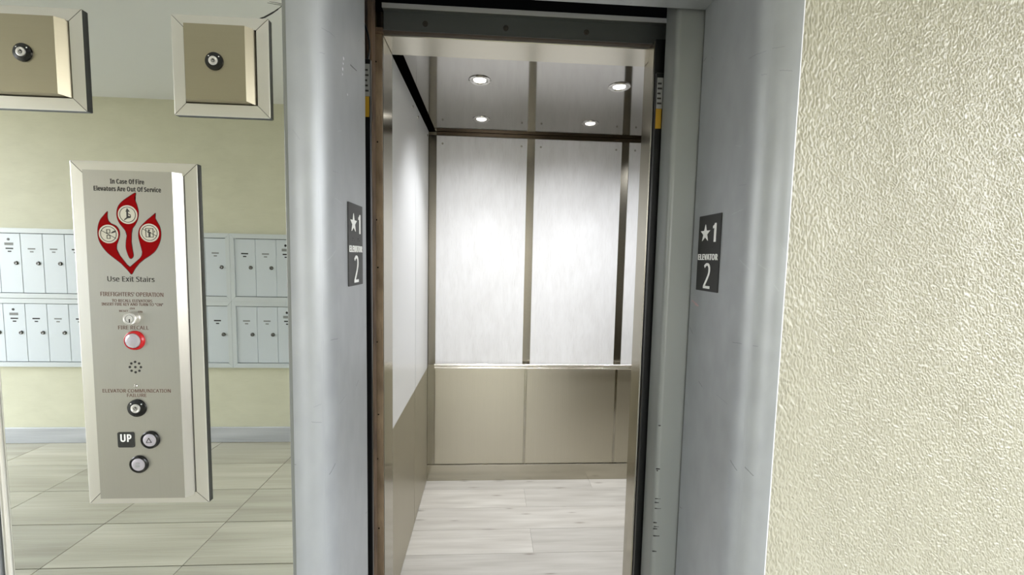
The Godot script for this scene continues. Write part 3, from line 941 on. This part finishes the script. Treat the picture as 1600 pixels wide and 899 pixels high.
	lettering(st, "UP", at(0, 0, p + 0.0014), -0.711, 1.1285, 0.0205, 0.0155, 0.0006, true)
	part("lettering", st, M.plate_white, up)
	st = S()
	for k in [[0, 0], [0.003, 0], [0, -0.003], [0.003, -0.006], [0.009, 0], [0.012, 0], [0.009, -0.003], [0.009, -0.006]]:
		prism(st, circle2(-0.7175 + k[0], 1.1172 + k[1], 0.0006, 6), F, 0.0012, 0.0019)
	part("braille", st, M.braille, up).set_meta("kind", "stuff")
	for b in [[-0.6655, 1.1245], [-0.689, 1.0745]]:
		st = S()
		lathe(st, [Vector2(0.0178, 0), Vector2(0.0175, 0.003), Vector2(0.0158, 0.0042), Vector2(0.0134, 0.0040), Vector2(0.0130, 0.002)], at(b[0], b[1], p), 40)
		var bt := part("call_button", st, M.ring_black, t, "round call button with a silvery lens" if b[1] < 1.1 else "round call button with an up arrow")
		st = S()
		lathe(st, [Vector2(0.0131, 0.002), Vector2(0.0126, 0.0034), Vector2(0.009, 0.0044), Vector2(0.004, 0.0049), Vector2(0, 0.005)], at(b[0], b[1], p), 36)
		part("lens", st, M.lens, bt)
		st = S()
		var G := Transform3D(Basis.IDENTITY, Vector3(b[0], b[1], p))
		if b[1] > 1.1:
			for e in [[Vector2(-5, -4), Vector2(5, -4)], [Vector2(5, -4), Vector2(0, 5)], [Vector2(0, 5), Vector2(-5, -4)]]:
				var d: Vector2 = (e[1] - e[0]).orthogonal().normalized() * 0.55
				prism(st, PackedVector2Array([(e[0] - d) * 0.001, (e[1] - d) * 0.001, (e[1] + d) * 0.001, (e[0] + d) * 0.001]), G, 0.003, 0.0053)
			part("arrow", st, M.ink, bt)
		else:
			prism(st, rect2(-0.0035, 0.0015, 0.0035, 0.0045), G, 0.003, 0.0053)
			prism(st, rect2(-0.0045, -0.0045, 0.0045, -0.001), G, 0.003, 0.0053)
			part("mark", st, M.faint, bt)

func build_mirror() -> void:
	var t := thing("wall_mirror", "tall frameless wall mirror left of the elevator, mailboxes and tiled floor reflected in it", "mirror", Vector3(-0.68, 0.02, -0.01))
	var st := S()
	box(st, Vector3(-0.961, 0.02, -0.008), Vector3(-0.4045, 2.58, 0.0))
	part("glass", st, M.mirror, t)
	st = S()
	tube(st, [Vector3(-0.968, 0.0, 0.0), Vector3(-0.968, 2.58, 0.0)], 0.0065, 14)
	part("edge_bead", st, M.strip, t, "rounded bead on the mirror's left edge")
	st = S()
	box(st, Vector3(-0.4045, 0.0, -0.014), Vector3(-0.3955, 2.45, 0.0035), 0.001)
	part("edge_channel", st, M.door_steel, t, "thin grey channel on the mirror's right edge")
	# the crack in the upper right corner
	st = S()
	var pts := [Vector2(-0.452, 1.9455), Vector2(-0.446, 1.947), Vector2(-0.438, 1.950), Vector2(-0.430, 1.9545), Vector2(-0.421, 1.960), Vector2(-0.412, 1.9665), Vector2(-0.405, 1.9725)]
	for k in pts.size() - 1:
		var a: Vector2 = pts[k]
		var b: Vector2 = pts[k + 1]
		var w := 0.0014 * sin(PI * (k + 0.5) / 6.0) + 0.0002
		prism(st, PackedVector2Array([a + Vector2(0, -w), b + Vector2(0, -w), b + Vector2(0, w), a + Vector2(0, w)]), Transform3D.IDENTITY, 0.0, 0.0004)
	for e in [[Vector2(-0.432, 1.9765), Vector2(-0.405, 1.9735)], [Vector2(-0.428, 1.979), Vector2(-0.405, 1.976)]]:
		prism(st, PackedVector2Array([e[0] + Vector2(0, -0.0002), e[1] + Vector2(0, -0.0004), e[1] + Vector2(0, 0.0004), e[0] + Vector2(0, 0.0002)]), Transform3D.IDENTITY, 0.0, 0.0004)
	part("crack", st, M.glass_edge, t, "curved crack in the mirror's upper right corner")

func build_sign() -> Node3D:
	var t := thing("jamb_sign", "dark plate with star 1 and ELEVATOR 2 on the door jamb next to the mirror", "sign", Vector3.ZERO, "elevator signs on the door jambs")
	var st := S()
	var I := Transform3D.IDENTITY
	prism(st, rect2(-0.0515, 0.0, 0.0515, 0.1965, 0.002), I, 0.0, 0.0025)
	part("plate", st, M.plate, t)
	var F := at(0, 0, 0.0025)
	st = S()
	var star := PackedVector2Array()
	for k in 10:
		var r := 0.0235 if k % 2 == 0 else 0.0092
		star.append(Vector2(-0.0175 + r * sin(TAU * k / 10), 0.1495 + r * cos(TAU * k / 10)))
	prism(st, star, F, 0.0, 0.0012)
	part("star", st, M.plate_white, t)
	st = S()
	prism(st, PackedVector2Array([Vector2(0.0245, 0.1265), Vector2(0.0325, 0.1265), Vector2(0.0325, 0.1735), Vector2(0.0265, 0.1735), Vector2(0.0245, 0.1695), Vector2(0.0185, 0.1665), Vector2(0.0185, 0.1605), Vector2(0.0245, 0.1620)]), F, 0.0, 0.0012)
	part("lettering", st, M.plate_white, t)
	for s in [["ELEVATOR", -0.0005, 0.0885, 0.093, 0.0155], ["2", 0.001, 0.040, 0.030, 0.066]]:
		st = S()
		lettering(st, s[0], F, s[1], s[2], s[3], s[4], 0.0012, s[0] != "2")
		part("lettering", st, M.plate_white, t)
	st = S()
	for k in [[-26, 0], [-26, -5], [-22, 0], [-16, 0], [-12, -5], [12, 0], [12, -5], [16, 0], [22, 0], [22, -5], [26, -5]]:
		lathe(st, [Vector2(0.0010, 0), Vector2(0.0006, 0.0006), Vector2(0, 0.0007)], at(k[0] * 0.001, 0.114 + k[1] * 0.001, 0.0025), 8)
	part("braille", st, M.braille, t).set_meta("kind", "stuff")
	return t

# ------------------------------------------------------------------ mailboxes on the wall behind the camera
func mail_door(t: Node3D, x0: float, y0: float, w: float, h: float, style: int) -> void:   # local: x right and z towards the room as the mirror shows them
	var st := S()
	box(st, Vector3(x0 + 0.0012, y0, -0.024), Vector3(x0 + w - 0.0012, y0 + h, -0.004), 0.0015)
	var d := part("mailbox_door", st, M.mailbox, t)
	st = S()
	var back := Transform3D(Basis(Vector3(-1, 0, 0), Vector3(0, 1, 0), Vector3(0, 0, -1)), Vector3(x0 + w - 0.036, y0 + h * 0.505, -0.024))
	lathe(st, [Vector2(0.0145, 0), Vector2(0.014, 0.005), Vector2(0.009, 0.007), Vector2(0.003, 0.0055), Vector2(0, 0.0055)], back, 20)
	part("lock", st, M.chrome_dark, d)
	var cx := x0 + w * 0.49
	var ly := y0 + h * 0.735
	st = S()
	box(st, Vector3(cx - 0.026, ly, -0.0248), Vector3(cx + 0.026, ly + 0.010, -0.0235))
	box(st, Vector3(cx - 0.012, ly - 0.021, -0.0248), Vector3(cx + 0.012, ly - 0.012, -0.0235))
	part("name_label", st, M.ink if style != 1 else M.faint, d)
	if style == 2:
		st = S()
		lathe(st, [Vector2(0.0095, 0), Vector2(0.0085, 0.002), Vector2(0, 0.002)], Transform3D(back.basis, Vector3(cx - 0.004, y0 + h * 0.90, -0.024)), 20)
		part("door_viewer", st, M.black, d)
		st = S()
		box(st, Vector3(cx - 0.032, y0 + h * 0.80, -0.0252), Vector3(cx + 0.028, y0 + h * 0.845, -0.0235), 0.0004)
		part("number_plate", st, M.faint, d)

func mail_unit(x0: float, n: int, y0: float, h: float, styles: Array, label: String, group: String) -> void:
	var W := 0.1533
	var fr := 0.030
	var t := thing("mailbox_unit", label, "mailboxes", Vector3(x0, y0 - fr, 2.375), group)
	org = Vector3.ZERO
	var st := S()
	var X1 := W * n
	var yb := fr
	# frame: four mitred rails
	var e := 0.0052   # the rails above and below are a little wider
	var a := [Vector2(-fr, -e), Vector2(X1 + fr, -e), Vector2(X1 + fr, h + 2 * fr + e), Vector2(-fr, h + 2 * fr + e)]
	var b := [Vector2(0, fr), Vector2(X1, fr), Vector2(X1, h + fr), Vector2(0, h + fr)]
	for k in 4:
		st = S()
		var j := (k + 1) % 4
		var g: Vector2 = (a[j] - a[k]).normalized() * 0.0006
		prism(st, PackedVector2Array([a[k] + g, a[j] - g, b[j] - g, b[k] + g]), Transform3D.IDENTITY, -0.030, 0.0)
		part("frame_rail", st, M.mailbox_frame, t)
	st = S()
	box(st, Vector3(0, fr, -0.0035), Vector3(X1, h + fr, -0.001))
	part("carcass", st, M.dark, t)
	for k in n:
		mail_door(t, k * W, fr + 0.004, W, h - 0.008, styles[k])

func build_mailboxes() -> void:
	mail_unit(-4.067, 8, 1.160, 0.446, [0, 0, 1, 2, 1, 1, 0, 0], "upper left bank of pale mailboxes seen in the mirror, with a door viewer", "mailbox banks")
	mail_unit(-4.067, 8, 0.640, 0.446, [0, 1, 0, 2, 0, 1, 0, 1], "lower left bank of pale mailboxes seen in the mirror, above the tiled floor", "mailbox banks")
	mail_unit(-2.762, 5, 1.157, 0.446, [0, 1, 0, 0, 1], "upper middle bank of pale mailboxes seen in the mirror, partly behind the call panel", "mailbox banks")
	mail_unit(-2.762, 5, 0.640, 0.446, [1, 0, 1, 0, 0], "lower middle bank of pale mailboxes seen in the mirror, partly behind the call panel", "mailbox banks")
	mail_unit(-1.934, 5, 1.157, 0.446, [0, 1, 2, 0, 1], "upper right bank of pale mailboxes seen in the mirror, beside the door jamb", "mailbox banks")
	mail_unit(-1.934, 5, 0.640, 0.446, [1, 1, 2, 0, 0], "lower right bank of pale mailboxes seen in the mirror, beside the door jamb", "mailbox banks")

# ------------------------------------------------------------------
var LAMP := 1.42
var EXPOSURE := 0.95

func _ready() -> void:
	var cam := Camera3D.new()
	cam.name = "camera"
	add_child(cam)
	cam.position = Vector3(0, 1.5, CAM_Z)
	cam.rotation_degrees = Vector3(-4.241, -3.286, 1.191)
	cam.fov = rad_to_deg(2.0 * atan(449.5 / 630.0))
	cam.near = 0.05
	cam.far = 100.0
	cam.current = true
	var we := WorldEnvironment.new()
	we.name = "environment"
	var env := Environment.new()
	env.background_mode = Environment.BG_SKY
	var sky := Sky.new()
	var sm := ProceduralSkyMaterial.new()
	sm.sky_top_color = Color(0.84, 0.87, 0.93)
	sm.sky_horizon_color = Color(0.98, 0.975, 0.96)
	sm.ground_horizon_color = Color(0.74, 0.72, 0.68)
	sm.ground_bottom_color = Color(0.48, 0.46, 0.43)
	sm.sky_energy_multiplier = 3.0
	sm.ground_energy_multiplier = 3.0
	sm.sun_angle_max = 0.0
	sky.sky_material = sm
	env.sky = sky
	env.tonemap_mode = Environment.TONE_MAPPER_LINEAR
	env.tonemap_exposure = EXPOSURE
	env.sdfgi_enabled = true
	env.ssao_enabled = true
	env.ssil_enabled = true
	we.environment = env
	add_child(we)

	make_materials()
	M.polished_base = mat(Color(0.70, 0.68, 0.62), 0.2, 1.0)
	M.top_trim = mat(Color(0.30, 0.26, 0.21), 0.22, 0.9)
	M.side_laminate = mat(Color(0.86, 0.86, 0.86), 0.3, 0.0)
	M.chrome_soft = mat(Color(0.92, 0.90, 0.86), 0.24, 0.95)
	M.chrome_dark = mat(Color(0.40, 0.40, 0.39), 0.3, 0.9)
	build_frame()
	build_shaft()
	build_car()
	build_mirror()
	build_station()
	build_key_box(0.0, "square steel key switch box on the mirror, right of the similar one, above the panel")
	build_key_box(-0.336, "square steel key switch box cut by the left edge of the photo, on the mirror")
	var s := build_sign()
	s.position = Vector3(-0.328, 1.4245, CAM_Z - 1.0085)
	s.rotation_degrees.y = 90
	var s2 := s.duplicate()
	s2.name = numbered("jamb_sign")
	add_child(s2)
	s2.position = Vector3(0.565, 1.4235, CAM_Z - 1.0135)
	s2.rotation_degrees.y = -90
	tag(s2, "dark plate with star 1 and ELEVATOR 2 on the door jamb by the cream wall", "sign", "elevator signs on the door jambs")
	build_mailboxes()
